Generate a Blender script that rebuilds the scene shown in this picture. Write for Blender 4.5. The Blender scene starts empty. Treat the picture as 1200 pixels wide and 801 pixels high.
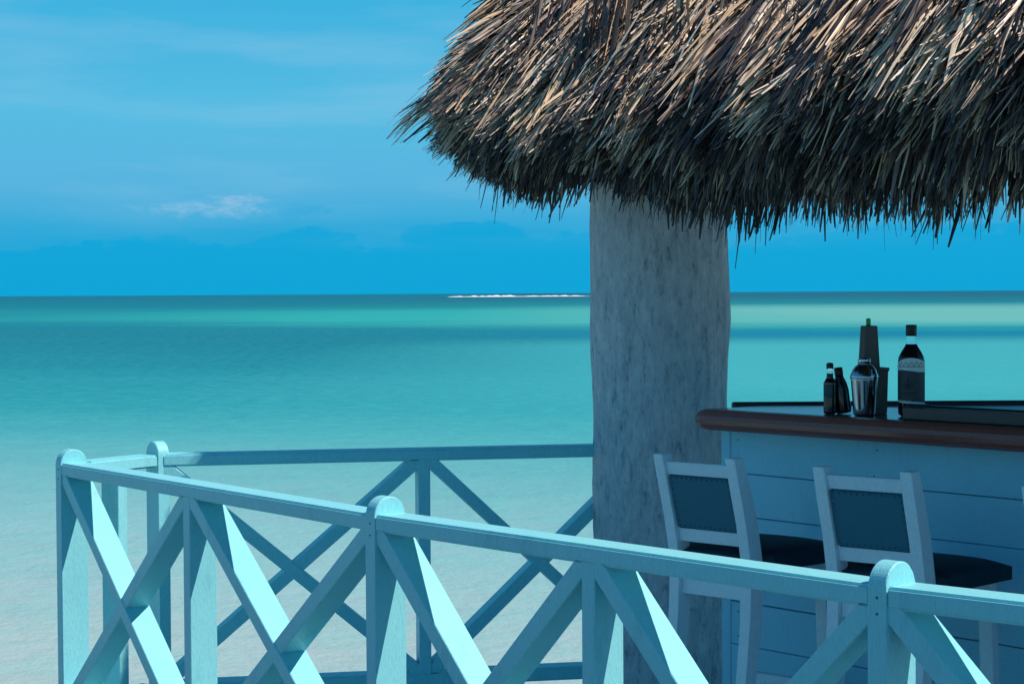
import bpy, bmesh, math, random
import numpy as np
from mathutils import Vector, Matrix, noise

random.seed(7)
rng = np.random.default_rng(7)
R = math.radians
S = bpy.context.scene
COL = S.collection

# ------------------------------------------------------------------ camera
cam_d = bpy.data.cameras.new('camera')
cam = bpy.data.objects.new('camera', cam_d)
COL.objects.link(cam)
cam_d.sensor_width = 36.0
cam_d.lens = 69.0
cam_d.clip_start = 0.05
cam_d.clip_end = 90000
PITCH = math.atan(57.0 / 2300.0)
cam.matrix_world = (Matrix.Translation((0, 0, 1.5)) @ Matrix.Rotation(math.pi / 2 - PITCH, 4, 'X')
                    @ Matrix.Rotation(-0.0058, 4, 'Z'))
S.camera = cam

# ------------------------------------------------------------------ world / sky
SUN_H = Vector((0.955, -0.297)).normalized()      # horizontal direction towards the sun
SUN_EL = R(52)
W = bpy.data.worlds.new('World')
S.world = W
W.use_nodes = True
nt = W.node_tree
nt.nodes.clear()


def nnode(tree, typ, **kw):
    n = tree.nodes.new(typ)
    for k, v in kw.items():
        if k.startswith('i_'):
            n.inputs[k[2:].replace('_', ' ')].default_value = v
        else:
            setattr(n, k, v)
    return n


def ramp(tree, stops, interp='LINEAR'):
    n = tree.nodes.new('ShaderNodeValToRGB')
    cr = n.color_ramp
    cr.interpolation = interp
    while len(cr.elements) < len(stops):
        cr.elements.new(0.5)
    for e, (p, c) in zip(cr.elements, stops):
        e.position = p
        e.color = (*c, 1) if len(c) == 3 else c
    return n


def mth(tree, op, a=None, b=None, c=None, clamp=False):
    n = tree.nodes.new('ShaderNodeMath')
    n.operation = op
    n.use_clamp = clamp
    for i, v in enumerate((a, b, c)):
        if v is None:
            continue
        if isinstance(v, (int, float)):
            n.inputs[i].default_value = v
        else:
            tree.links.new(v, n.inputs[i])
    return n.outputs[0]


def mixc(tree, fac, a, b, mode='MIX'):
    n = tree.nodes.new('ShaderNodeMix')
    n.data_type = 'RGBA'
    n.blend_type = mode
    for i, v in ((0, fac), (6, a), (7, b)):
        if isinstance(v, (int, float)):
            n.inputs[i].default_value = v
        elif isinstance(v, tuple):
            n.inputs[i].default_value = (*v, 1) if len(v) == 3 else v
        else:
            tree.links.new(v, n.inputs[i])
    return n.outputs[2]


def build_world():
    t = nt
    L = t.links.new
    out = nnode(t, 'ShaderNodeOutputWorld')
    bg = nnode(t, 'ShaderNodeBackground')
    bg.inputs['Strength'].default_value = 0.1
    sky = nnode(t, 'ShaderNodeTexSky')
    sky.sky_type = 'NISHITA'
    sky.sun_disc = False
    sky.sun_elevation = SUN_EL
    sky.sun_rotation = math.atan2(SUN_H.x, SUN_H.y)
    sky.air_density = 1.6
    sky.ozone_density = 3.0
    tc = nnode(t, 'ShaderNodeTexCoord')
    sep = nnode(t, 'ShaderNodeSeparateXYZ')
    L(tc.outputs['Generated'], sep.inputs[0])
    z = sep.outputs[2]
    # clear-air colour by elevation, tinted over the physical sky
    cr = ramp(t, [(0.0, (0.006, 0.375, 0.69)), (0.03, (0.008, 0.39, 0.71)), (0.055, (0.085, 0.455, 0.745)),
                  (0.09, (0.085, 0.50, 0.775)), (0.16, (0.03, 0.43, 0.74)), (0.26, (0.012, 0.24, 0.52)),
                  (0.50, (0.008, 0.11, 0.31)), (1.0, (0.006, 0.06, 0.21))])
    L(z, cr.inputs[0])
    base = mixc(t, 1.0, cr.outputs[0], (10, 10, 10), 'MULTIPLY')
    c0 = mixc(t, 0.97, sky.outputs[0], base)
    # low, far cloud bank with a lumpy crest just above the horizon
    mp = nnode(t, 'ShaderNodeMapping')
    mp.inputs['Scale'].default_value = (1, 1, 2.6)
    L(tc.outputs['Generated'], mp.inputs[0])
    n1 = nnode(t, 'ShaderNodeTexNoise', i_Scale=20.0, i_Detail=6.0, i_Roughness=0.6)
    L(mp.outputs[0], n1.inputs['Vector'])
    crest = mth(t, 'MULTIPLY_ADD', n1.outputs[0], 0.062, 0.001)
    d = mth(t, 'SUBTRACT', crest, z)
    bank = mth(t, 'MULTIPLY', mth(t, 'DIVIDE', d, 0.0032, clamp=True), 0.7)
    c1 = mixc(t, bank, c0, (0.02, 3.75, 6.95))
    # pale haze veils higher up
    mp2 = nnode(t, 'ShaderNodeMapping')
    mp2.inputs['Scale'].default_value = (1, 1, 7)
    L(tc.outputs['Generated'], mp2.inputs[0])
    n2 = nnode(t, 'ShaderNodeTexNoise', i_Scale=5.0, i_Detail=5.0, i_Roughness=0.55)
    L(mp2.outputs[0], n2.inputs['Vector'])
    v = mth(t, 'MULTIPLY', mth(t, 'MULTIPLY', mth(t, 'SUBTRACT', n2.outputs[0], 0.46, clamp=True), 2.2, clamp=True),
            mth(t, 'DIVIDE', mth(t, 'SUBTRACT', z, 0.02, clamp=True), 0.04, clamp=True))
    c2 = mixc(t, v, c1, (2.3, 5.5, 7.9))
    # small fair-weather cumulus: (bearing, elevation, half width, half height, whiteness)
    n3 = nnode(t, 'ShaderNodeTexNoise', i_Scale=62.0, i_Detail=7.0, i_Roughness=0.68)
    mp3 = nnode(t, 'ShaderNodeMapping')
    mp3.inputs['Scale'].default_value = (1, 1, 2.4)
    L(tc.outputs['Generated'], mp3.inputs[0])
    L(mp3.outputs[0], n3.inputs['Vector'])
    cur = c2
    az = mth(t, 'DIVIDE', sep.outputs[0], sep.outputs[1])
    front = mth(t, 'GREATER_THAN', sep.outputs[1], 0.0)
    for (a0, e0, hw, hh, col, op) in ((-0.139, 0.0462, 0.019, 0.0060, (4.2, 5.9, 7.8), .6), (-0.150, 0.0425, 0.045, 0.0045, (2.2, 5.2, 7.6), .55), (-0.163, 0.0445, 0.018, 0.0034, (3.4, 5.6, 7.7), .5),
                                      (-0.108, 0.041, 0.017, 0.0055, (0.35, 4.0, 7.1), .7), (-0.227, 0.039, 0.016, 0.0028, (0.4, 4.1, 7.1), .55),
                                      (-0.042, 0.034, 0.020, 0.0050, (0.25, 3.9, 7.1), .6), (0.22, 0.05, 0.02, 0.006, (3.4, 5.6, 7.6), .5)):
        dx = mth(t, 'DIVIDE', mth(t, 'SUBTRACT', az, a0), hw)
        dz = mth(t, 'DIVIDE', mth(t, 'SUBTRACT', z, e0), hh)
        rr = mth(t, 'ADD', mth(t, 'MULTIPLY', dx, dx), mth(t, 'MULTIPLY', dz, dz))
        f = mth(t, 'SUBTRACT', mth(t, 'MULTIPLY_ADD', n3.outputs[0], 5.0, -1.8), rr)
        f = mth(t, 'MULTIPLY', mth(t, 'MULTIPLY', f, 0.9, clamp=True), mth(t, 'MULTIPLY', front, op))
        cur = mixc(t, f, cur, col)
    L(cur, bg.inputs['Color'])
    L(bg.outputs[0], out.inputs[0])


build_world()

# ------------------------------------------------------------------ sun and exposure
sun_d = bpy.data.lights.new('sun', 'SUN')
sun_d.energy = 5.0
sun_d.angle = R(0.55)
sun_d.color = (1.0, 0.87, 0.79)
sun = bpy.data.objects.new('sun', sun_d)
COL.objects.link(sun)
sdir = Vector((SUN_H.x * math.cos(SUN_EL), SUN_H.y * math.cos(SUN_EL), math.sin(SUN_EL)))
sun.rotation_euler = (-sdir).to_track_quat('-Z', 'Y').to_euler()
sun.location = (6, -3, 9)
S.view_settings.view_transform = 'Standard'
S.view_settings.look = 'None'
S.view_settings.exposure = 0.0
S.view_settings.gamma = 1.0


# ------------------------------------------------------------------ helpers
def tag(o, label=None, cat=None, group=None, kind=None):
    if label: o['label'] = label
    if cat: o['category'] = cat
    if group: o['group'] = group
    if kind: o['kind'] = kind
    return o


def empty(name, loc=(0, 0, 0), rz=0.0):
    o = bpy.data.objects.new(name, None)
    o.empty_display_size = 0.1
    COL.objects.link(o)
    o.location = loc
    o.rotation_euler = (0, 0, rz)
    return o


def link(name, me, mat, parent=None):
    o = bpy.data.objects.new(name, me)
    if mat and not me.materials:
        me.materials.append(mat)
    COL.objects.link(o)
    if parent:
        o.parent = parent
    return o


def obj(name, bm, mat, parent=None, smooth=False):
    me = bpy.data.meshes.new(name)
    bmesh.ops.recalc_face_normals(bm, faces=bm.faces)
    if smooth:
        for f in bm.faces: f.smooth = True
    bm.to_mesh(me)
    bm.free()
    return link(name, me, mat, parent)


def prism(poly, vec, bevel=0.0, segs=1):
    """closed polygon of 3-D points extruded along vec"""
    bm = bmesh.new()
    vec = Vector(vec)
    a = [bm.verts.new(p) for p in poly]
    b = [bm.verts.new(Vector(p) + vec) for p in poly]
    n = len(a)
    bm.faces.new(a)
    bm.faces.new(list(reversed(b)))
    for i in range(n):
        bm.faces.new((a[i], b[i], b[(i + 1) % n], a[(i + 1) % n]))
    if bevel:
        bmesh.ops.bevel(bm, geom=list(bm.edges), offset=bevel, segments=segs, affect='EDGES', clamp_overlap=True)
    return bm


def box(lo, hi, bevel=0.0, segs=1):
    (x0, y0, z0), (x1, y1, z1) = lo, hi
    return prism([(x0, y0, z0), (x1, y0, z0), (x1, y1, z0), (x0, y1, z0)], (0, 0, z1 - z0), bevel, segs)


def lathe(prof, seg=28, cap=True):
    bm = bmesh.new()
    rings = []
    for r, z in prof:
        rings.append([bm.verts.new((r * math.cos(2 * math.pi * k / seg), r * math.sin(2 * math.pi * k / seg), z)) for k in range(seg)])
    for a, b in zip(rings, rings[1:]):
        for k in range(seg):
            bm.faces.new((a[k], a[(k + 1) % seg], b[(k + 1) % seg], b[k]))
    if cap:
        bm.faces.new(list(reversed(rings[0])))
        bm.faces.new(rings[-1])
    return bm


def clip_rect(poly, a0, a1, z0, z1):
    def cl(pts, ins, inter):
        o = []
        for i, p in enumerate(pts):
            q = pts[i - 1]
            if ins(p):
                if not ins(q): o.append(inter(q, p))
                o.append(p)
            elif ins(q):
                o.append(inter(q, p))
        return o

    def ix(v):
        return lambda q, p: (v, q[1] + (p[1] - q[1]) * (v - q[0]) / (p[0] - q[0]))

    def iz(v):
        return lambda q, p: (q[0] + (p[0] - q[0]) * (v - q[1]) / (p[1] - q[1]), v)
    poly = cl(poly, lambda p: p[0] >= a0, ix(a0))
    poly = cl(poly, lambda p: p[0] <= a1, ix(a1))
    poly = cl(poly, lambda p: p[1] >= z0, iz(z0))
    poly = cl(poly, lambda p: p[1] <= z1, iz(z1))
    out = []
    for p in poly:
        if not out or (abs(p[0] - out[-1][0]) + abs(p[1] - out[-1][1])) > 1e-5:
            out.append(p)
    if abs(out[0][0] - out[-1][0]) + abs(out[0][1] - out[-1][1]) < 1e-5: out.pop()
    return out


# ------------------------------------------------------------------ materials
def new_mat(name):
    m = bpy.data.materials.new(name)
    m.use_nodes = True
    t = m.node_tree
    b = t.nodes['Principled BSDF']
    return m, t, b


def coords(t, scale=(1, 1, 1), kind='Object'):
    tc = nnode(t, 'ShaderNodeTexCoord')
    mp = nnode(t, 'ShaderNodeMapping')
    mp.inputs['Scale'].default_value = scale
    t.links.new(tc.outputs[kind], mp.inputs[0])
    return mp.outputs[0]


def wpos(t, scale=(1, 1, 1)):
    g = nnode(t, 'ShaderNodeNewGeometry')
    mp = nnode(t, 'ShaderNodeMapping')
    mp.inputs['Scale'].default_value = scale
    t.links.new(g.outputs['Position'], mp.inputs[0])
    return mp.outputs[0]


def tex_noise(t, vec, scale, detail=4, rough=0.55):
    n = nnode(t, 'ShaderNodeTexNoise', i_Scale=scale, i_Detail=detail, i_Roughness=rough)
    t.links.new(vec, n.inputs['Vector'])
    return n.outputs[0]


def bump(t, b, h, strength=0.3, dist=0.01, prev=None):
    n = nnode(t, 'ShaderNodeBump')
    n.inputs['Strength'].default_value = strength
    n.inputs['Distance'].default_value = dist
    t.links.new(h, n.inputs['Height'])
    if prev is not None:
        t.links.new(prev, n.inputs['Normal'])
    if b is not None:
        t.links.new(n.outputs[0], b.inputs['Normal'])
    return n.outputs[0]


def paint(name, base, dirt, rough=0.45, chips=0.0, chipcol=(0.3, 0.3, 0.28), grain=(14, 14, 3)):
    """brushed paint on timber: faint blotches, brush marks, few chips"""
    m, t, b = new_mat(name)
    L = t.links.new
    w = wpos(t)
    g = wpos(t, grain)
    n_big = tex_noise(t, w, 3.5, 4)
    n_grain = tex_noise(t, g, 18, 4, 0.6)
    c = mixc(t, mth(t, 'MULTIPLY', mth(t, 'SUBTRACT', n_big, 0.45, clamp=True), 2.0, clamp=True), base, dirt)
    c = mixc(t, mth(t, 'MULTIPLY', mth(t, 'SUBTRACT', n_grain, 0.48, clamp=True), 2.2, clamp=True), c,
             tuple(0.74 * x for x in base))
    n_st = tex_noise(t, wpos(t, (9, 9, 2.2)), 1.6, 6, 0.7)
    c = mixc(t, mth(t, 'MULTIPLY', mth(t, 'SUBTRACT', n_st, 0.56, clamp=True), 2.4, clamp=True), c, tuple(0.70 * x for x in dirt))
    if chips:
        n_c = tex_noise(t, w, 46, 5, 0.7)
        f = mth(t, 'MULTIPLY', mth(t, 'SUBTRACT', n_c, 0.74 - chips, clamp=True), 14, clamp=True)
        c = mixc(t, f, c, chipcol)
    L(c, b.inputs['Base Color'])
    b.inputs['Roughness'].default_value = rough
    b.inputs['Specular IOR Level'].default_value = 0.35
    bump(t, b, n_grain, 0.5, 0.003)
    return m


M = {}
M['rail'] = paint('aqua_rail_paint', (0.27, 0.75, 0.80), (0.21, 0.67, 0.74), 0.42, 0.035, (0.34, 0.44, 0.44))
M['wall'] = paint('pale_blue_board_paint', (0.36, 0.72, 0.84), (0.28, 0.63, 0.76), 0.5, 0.03, (0.2, 0.24, 0.26), (3, 14, 14))
M['stool'] = paint('white_stool_paint', (0.84, 0.88, 0.91), (0.76, 0.82, 0.86), 0.45, 0.02, (0.3, 0.3, 0.3))
M['deck'] = paint('deck_boards', (0.42, 0.62, 0.68), (0.35, 0.54, 0.60), 0.7, 0.0, grain=(14, 2, 14))

M['added_walk'] = paint('dark_added_boards', (0.085, 0.10, 0.115), (0.06, 0.075, 0.09), 0.85, 0.0, grain=(14, 2, 14))  # kept dark so the added, unseen floor bounces little light


def simple(name, col, rough=0.5, metal=0.0, spec=0.5, var=0.15, nscale=30, bmp=0.0):
    m, t, b = new_mat(name)
    n = tex_noise(t, wpos(t), nscale, 4)
    c = mixc(t, n, tuple(x * (1 - var) for x in col), tuple(min(1, x * (1 + var)) for x in col))
    t.links.new(c, b.inputs['Base Color'])
    b.inputs['Roughness'].default_value = rough
    b.inputs['Metallic'].default_value = metal
    b.inputs['Specular IOR Level'].default_value = spec
    if bmp:
        bump(t, b, n, bmp, 0.002)
    return m


M['teal_cloth'] = simple('teal_vinyl', (0.02, 0.15, 0.21), 0.55, var=0.12, nscale=60, bmp=0.15)
M['stud'] = simple('stud_metal', (0.015, 0.11, 0.155), 0.45)
M['screw'] = simple('rusty_screw', (0.06, 0.16, 0.18), 0.6)
M['seat'] = simple('dark_vinyl', (0.006, 0.028, 0.045), 0.6, spec=0.25, var=0.2, nscale=25, bmp=0.1)
M['dark_wood'] = simple('dark_wood', (0.03, 0.022, 0.024), 0.35, var=0.35, nscale=18)
M['steel'] = simple('polished_steel', (0.48, 0.52, 0.56), 0.14, 1.0, var=0.05)
M['black_cap'] = simple('black_cap', (0.02, 0.022, 0.026), 0.5)
M['red_cap'] = simple('red_cap', (0.10, 0.018, 0.02), 0.5)
M['dark_glass'] = simple('dark_liquid_glass', (0.012, 0.010, 0.014), 0.06, var=0.05)
M['amber'] = simple('amber_liquid', (0.10, 0.075, 0.045), 0.1)
M['carton'] = simple('grey_brown_holder', (0.12, 0.105, 0.095), 0.7, var=0.2)
M['green'] = simple('green_plastic', (0.03, 0.42, 0.12), 0.4)
M['label_dark'] = simple('charcoal_label', (0.055, 0.062, 0.075), 0.6, var=0.12, nscale=90)
M['label_pale'] = simple('pale_aqua_label', (0.72, 0.84, 0.80), 0.6, var=0.1, nscale=60)
M['ink'] = simple('label_ink', (0.012, 0.02, 0.03), 0.6)
M['foam'] = simple('sea_foam', (0.85, 0.87, 0.86), 0.9, var=0.1, nscale=0.5)


def mk_glass():
    m, t, b = new_mat('clear_glass')
    b.inputs['Base Color'].default_value = (0.9, 0.96, 0.96, 1)
    b.inputs['Transmission Weight'].default_value = 1.0
    b.inputs['Roughness'].default_value = 0.02
    b.inputs['IOR'].default_value = 1.12
    return m


M['glass'] = mk_glass()


def mk_counter():
    m, t, b = new_mat('varnished_mahogany')
    L = t.links.new
    g = coords(t, (2, 30, 30))
    n = tex_noise(t, g, 6, 5, 0.6)
    c = mixc(t, n, (0.17, 0.045, 0.036), (0.40, 0.11, 0.082))
    L(c, b.inputs['Base Color'])
    b.inputs['Roughness'].default_value = 0.2
    b.inputs['Specular IOR Level'].default_value = 0.45
    bump(t, b, n, 0.15, 0.002)
    return m


M['counter'] = mk_counter()


def mk_trunk():
    m, t, b = new_mat('weathered_palm_trunk')
    L = t.links.new
    fib = tex_noise(t, wpos(t, (17, 17, 5.5)), 2.4, 8, 0.75)
    pit = tex_noise(t, wpos(t, (42, 42, 15)), 2.2, 6, 0.65)
    big = tex_noise(t, wpos(t, (3, 3, 1.2)), 1.6, 4)
    c = mixc(t, mth(t, 'MULTIPLY_ADD', mth(t, 'SUBTRACT', fib, 0.5), 2.6, 0.55, clamp=True), (0.40, 0.48, 0.55), (0.96, 0.97, 0.98))
    c = mixc(t, mth(t, 'MULTIPLY', mth(t, 'SUBTRACT', big, 0.42, clamp=True), 1.8, clamp=True), c, (0.74, 0.80, 0.85))
    # dark fissures and pits
    f = mth(t, 'MULTIPLY', mth(t, 'SUBTRACT', 0.44, fib, clamp=True), 8, clamp=True)
    c = mixc(t, mth(t, 'MULTIPLY', f, 0.6), c, (0.16, 0.22, 0.27))
    f2 = mth(t, 'MULTIPLY', mth(t, 'SUBTRACT', 0.40, pit, clamp=True), 9, clamp=True)
    c = mixc(t, mth(t, 'MULTIPLY', f2, 0.6), c, (0.16, 0.22, 0.27))
    L(c, b.inputs['Base Color'])
    b.inputs['Roughness'].default_value = 0.9
    b.inputs['Specular IOR Level'].default_value = 0.15
    n1 = bump(t, None, pit, 0.8, 0.014)
    bump(t, b, fib, 0.8, 0.020, n1)
    return m


M['trunk'] = mk_trunk()


def mk_thatch():
    m, t, b = new_mat('dry_palm_thatch')
    L = t.links.new
    a = nnode(t, 'ShaderNodeAttribute')
    a.attribute_name = 'tint'
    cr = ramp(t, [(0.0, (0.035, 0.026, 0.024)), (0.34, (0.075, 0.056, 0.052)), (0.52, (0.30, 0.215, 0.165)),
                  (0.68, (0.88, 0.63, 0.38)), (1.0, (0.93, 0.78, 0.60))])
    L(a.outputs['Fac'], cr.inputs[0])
    n = tex_noise(t, wpos(t, (1, 1, 0.5)), 55, 4, 0.6)
    c = mixc(t, mth(t, 'MULTIPLY', n, 0.5), cr.outputs[0], mixc(t, 0.55, cr.outputs[0], (0.10, 0.075, 0.06)))
    L(c, b.inputs['Base Color'])
    b.inputs['Roughness'].default_value = 0.42
    b.inputs['Specular IOR Level'].default_value = 0.6
    return m


M['thatch'] = mk_thatch()
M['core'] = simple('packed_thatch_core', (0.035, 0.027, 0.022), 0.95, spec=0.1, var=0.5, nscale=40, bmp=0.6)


def mk_sea():
    m, t, b = new_mat('lagoon_water')
    L = t.links.new
    g = nnode(t, 'ShaderNodeNewGeometry')
    sep = nnode(t, 'ShaderNodeSeparateXYZ')
    L(g.outputs['Position'], sep.inputs[0])
    X, Y = sep.outputs[0], sep.outputs[1]
    big = tex_noise(t, wpos(t, (0.010, 0.006, 1)), 1.0, 4, 0.55)
    # distance out from the shore, sand bars running slightly askew
    v = mth(t, 'ADD', Y, mth(t, 'MULTIPLY', X, 0.35))
    v = mth(t, 'MAXIMUM', v, 1.0)
    lg = mth(t, 'LOGARITHM', v, 10.0)
    lg = mth(t, 'ADD', lg, mth(t, 'MULTIPLY', mth(t, 'SUBTRACT', big, 0.5), 0.26))
    stk = tex_noise(t, wpos(t, (0.012, 0.05, 1)), 1.0, 5, 0.65)
    lg = mth(t, 'ADD', lg, mth(t, 'MULTIPLY', mth(t, 'SUBTRACT', stk, 0.5), 0.24))
    fac = mth(t, 'DIVIDE', mth(t, 'SUBTRACT', lg, 1.0), 2.6)      # 10 m .. 4 km
    def p(d): return (math.log10(d) - 1.0) / 2.6
    cr = ramp(t, [(0.0, (0.38, 0.49, 0.47)), (p(14), (0.36, 0.49, 0.48)), (p(20), (0.26, 0.48, 0.48)), (p(33), (0.08, 0.37, 0.38)),
                  (p(48), (0.020, 0.28, 0.31)), (p(75), (0.003, 0.18, 0.225)), (p(108), (0.0, 0.135, 0.18)),
                  (p(138), (0.0, 0.15, 0.20)), (p(175), (0.02, 0.36, 0.31)), (p(265), (0.015, 0.34, 0.295)),
                  (p(390), (0.0, 0.16, 0.175)), (p(700), (0.0, 0.085, 0.13)), (p(1300), (0.0, 0.045, 0.095)), (1.0, (0.0, 0.045, 0.10))])
    L(fac, cr.inputs[0])
    # ripple lines drawn out along the shore, finer near by
    rip = tex_noise(t, wpos(t, (2.0, 1.5, 1)), 1.0, 6, 0.68)
    rip2 = tex_noise(t, wpos(t, (0.22, 0.34, 1)), 1.0, 7, 0.7)
    c = mixc(t, mth(t, 'MULTIPLY', mth(t, 'SUBTRACT', rip, 0.40, clamp=True), 2.6, clamp=True), cr.outputs[0],
             mixc(t, 0.34, cr.outputs[0], (0.10, 0.58, 0.48)))
    c = mixc(t, mth(t, 'MULTIPLY', mth(t, 'SUBTRACT', rip2, 0.45, clamp=True), 1.6, clamp=True), c,
             mixc(t, 0.30, c, (0.0, 0.22, 0.30)))
    # open shallows towards +X are paler
    shx = mth(t, 'MULTIPLY', mth(t, 'DIVIDE', mth(t, 'ADD', X, 9.0), 16.0, clamp=True), 0.42)
    rng_ = mth(t, 'MULTIPLY', mth(t, 'DIVIDE', mth(t, 'SUBTRACT', 112, Y, clamp=False), 20, clamp=True), mth(t, 'MULTIPLY', shx, 2.0))
    rng_ = mth(t, 'MULTIPLY', rng_, mth(t, 'DIVIDE', mth(t, 'SUBTRACT', Y, 24.0), 28.0, clamp=True))
    c = mixc(t, rng_, c, (0.06, 0.42, 0.42))
    # the green shoal fades out towards -X
    shl = mth(t, 'MULTIPLY', mth(t, 'DIVIDE', mth(t, 'SUBTRACT', -18.0, X), 45.0, clamp=True), 0.6)
    shl = mth(t, 'MULTIPLY', shl, mth(t, 'DIVIDE', mth(t, 'SUBTRACT', Y, 110.0), 40.0, clamp=True))
    c = mixc(t, shl, c, (0.0, 0.15, 0.20))
    pale_shoal = mth(t, 'MULTIPLY', mth(t, 'DIVIDE', mth(t, 'ADD', X, 8.0), 45.0, clamp=True), 0.7)
    pale_shoal = mth(t, 'MULTIPLY', pale_shoal, mth(t, 'MULTIPLY', mth(t, 'DIVIDE', mth(t, 'SUBTRACT', Y, 135.0), 30.0, clamp=True), mth(t, 'DIVIDE', mth(t, 'SUBTRACT', 420.0, Y), 150.0, clamp=True)))
    c = mixc(t, pale_shoal, c, (0.20, 0.49, 0.40))  # paler shoal water towards +X, farther out
    blu = mth(t, 'MULTIPLY', mth(t, 'DIVIDE', mth(t, 'ADD', X, 9.0), 22.0, clamp=True),
              mth(t, 'SUBTRACT', 1.0, mth(t, 'DIVIDE', mth(t, 'ABSOLUTE', mth(t, 'SUBTRACT', Y, 117.0)), 16.0, clamp=True)))
    c = mixc(t, mth(t, 'MULTIPLY', blu, 0.6), c, (0.0, 0.19, 0.33))
    L(c, b.inputs['Base Color'])
    b.inputs['Roughness'].default_value = 0.35
    b.inputs['IOR'].default_value = 1.33
    b.inputs['Specular IOR Level'].default_value = 0.06
    n1 = bump(t, None, rip, 0.35, 0.12)
    bump(t, b, rip2, 0.3, 0.4, n1)
    return m


M['sea'] = mk_sea()

# ------------------------------------------------------------------ the sea
WATER_Z = -1.0


def build_sea():
    bm = bmesh.new()
    rad = [0.0, 20, 60, 200, 800, 3000, 12000, 45000]
    seg = 48
    prev = None
    c = bm.verts.new((0, 0, WATER_Z))
    for r in rad[1:]:
        ring = [bm.verts.new((r * math.cos(2 * math.pi * k / seg), r * math.sin(2 * math.pi * k / seg), WATER_Z)) for k in range(seg)]
        for k in range(seg):
            if prev is None:
                bm.faces.new((c, ring[k], ring[(k + 1) % seg]))
            else:
                bm.faces.new((prev[k], ring[k], ring[(k + 1) % seg], prev[(k + 1) % seg]))
        prev = ring
    tag(obj('sea', bm, M['sea']), kind='structure')


build_sea()


def breaker(x0, x1, y, hmax, label, seed):
    """a foaming wave far out on the reef: a lumpy ridge with real depth"""
    r_ = random.Random(seed)
    n = 90
    prof = [(-7, 0.0), (-4, 0.45), (-1.5, 0.95), (0.6, 1.0), (2.2, 0.5), (4, 0.0)]
    bm = bmesh.new()
    rows = []
    for i in range(n):
        u = i / (n - 1)
        env = min(1, 7 * u, 5 * (1 - u)) ** 0.6 * max(0.30, 0.35 + 1.1 * noise.noise(Vector((u * 11, seed, 0))) + 0.5 * noise.noise(Vector((u * 31, seed, 4))) + 0.25 * (1 - u))
        env = max(0.02, min(1.1, env))
        rows.append([bm.verts.new((x0 + (x1 - x0) * u, y + dy + 6 * noise.noise(Vector((u * 4, 7, seed))),
                                   WATER_Z - 0.05 + hmax * env * dz * (0.8 + 0.4 * r_.random()))) for dy, dz in prof])
    for a, b in zip(rows, rows[1:]):
        for k in range(len(prof) - 1):
            bm.faces.new((a[k], a[k + 1], b[k + 1], b[k]))
    o = obj('breaking_wave', bm, M['foam'], smooth=True)
    tag(o, label, 'wave')


breaker(-48, 62, 1450, 1.35, 'thin white line of foam breaking on the reef at the horizon', 3)

# ------------------------------------------------------------------ deck
BACK_A = Vector((-1.22, 6.735))          # corner post of the rear railing
BACK_DIR = (Vector((0.80, 7.13)) - BACK_A).normalized()
P1, P2, P3 = Vector((-1.443, 6.407)), Vector((-0.317, 4.861)), Vector((0.704, 3.640))
P4 = P3 + Vector((0.729, -0.685)) * 1.62
deck = tag(empty('deck', (0, 0, 0)), kind='structure')


def build_deck():
    # outline of the platform, offset a little outside the railings; boards run along the image depth
    outline = [(-1.62, 6.36), (-0.47, 4.73), (0.57, 3.49), (1.95, 2.25), (5.5, 0.9), (6.5, 7.55), (-1.26, 6.87)]
    w = 0.14
    bm0 = prism([(x, y, -0.20) for x, y in [(-1.5, 6.38), (-0.38, 4.80), (0.66, 3.56), (2.0, 2.35), (5.4, 1.0), (6.4, 7.45), (-1.2, 6.78)]], (0, 0, 0.15))
    obj('joist_frame', bm0, M['deck'], deck)
    x = -1.62
    i = 0
    while x < 6.4:
        poly = clip_rect_poly(outline, x + 0.003, x + w - 0.003)
        if poly and len(poly) >= 3:
            obj('plank', prism([(a, b, -0.05) for a, b in poly], (0, 0, 0.05 - 0.002 * (i % 2))), M['deck'], deck)
        x += w
        i += 1
    for (px, py) in ((-1.2, 6.5), (-0.2, 5.0), (0.8, 3.85), (0.9, 6.6), (2.2, 2.7), (2.6, 5.6), (5.0, 1.5), (5.8, 7.0)):
        o = obj('pile', lathe([(0.10, -2.2), (0.095, -0.6), (0.09, -0.19)], 14), M['trunk'], deck)
        o.location = (px, py, 0)


def clip_rect_poly(poly, a0, a1):
    pts = clip_rect_safe(poly, a0, a1)
    return pts


def clip_rect_safe(poly, a0, a1):
    def cl(pts, keep, v):
        o = []
        for i, p in enumerate(pts):
            q = pts[i - 1]
            if keep(p) != keep(q):
                tt = (v - q[0]) / (p[0] - q[0])
                o.append((v, q[1] + (p[1] - q[1]) * tt))
            if keep(p): o.append(p)
        return o
    p = cl(poly, lambda q: q[0] >= a0, a0)
    if p: p = cl(p, lambda q: q[0] <= a1, a1)
    return p


build_deck()


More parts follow.
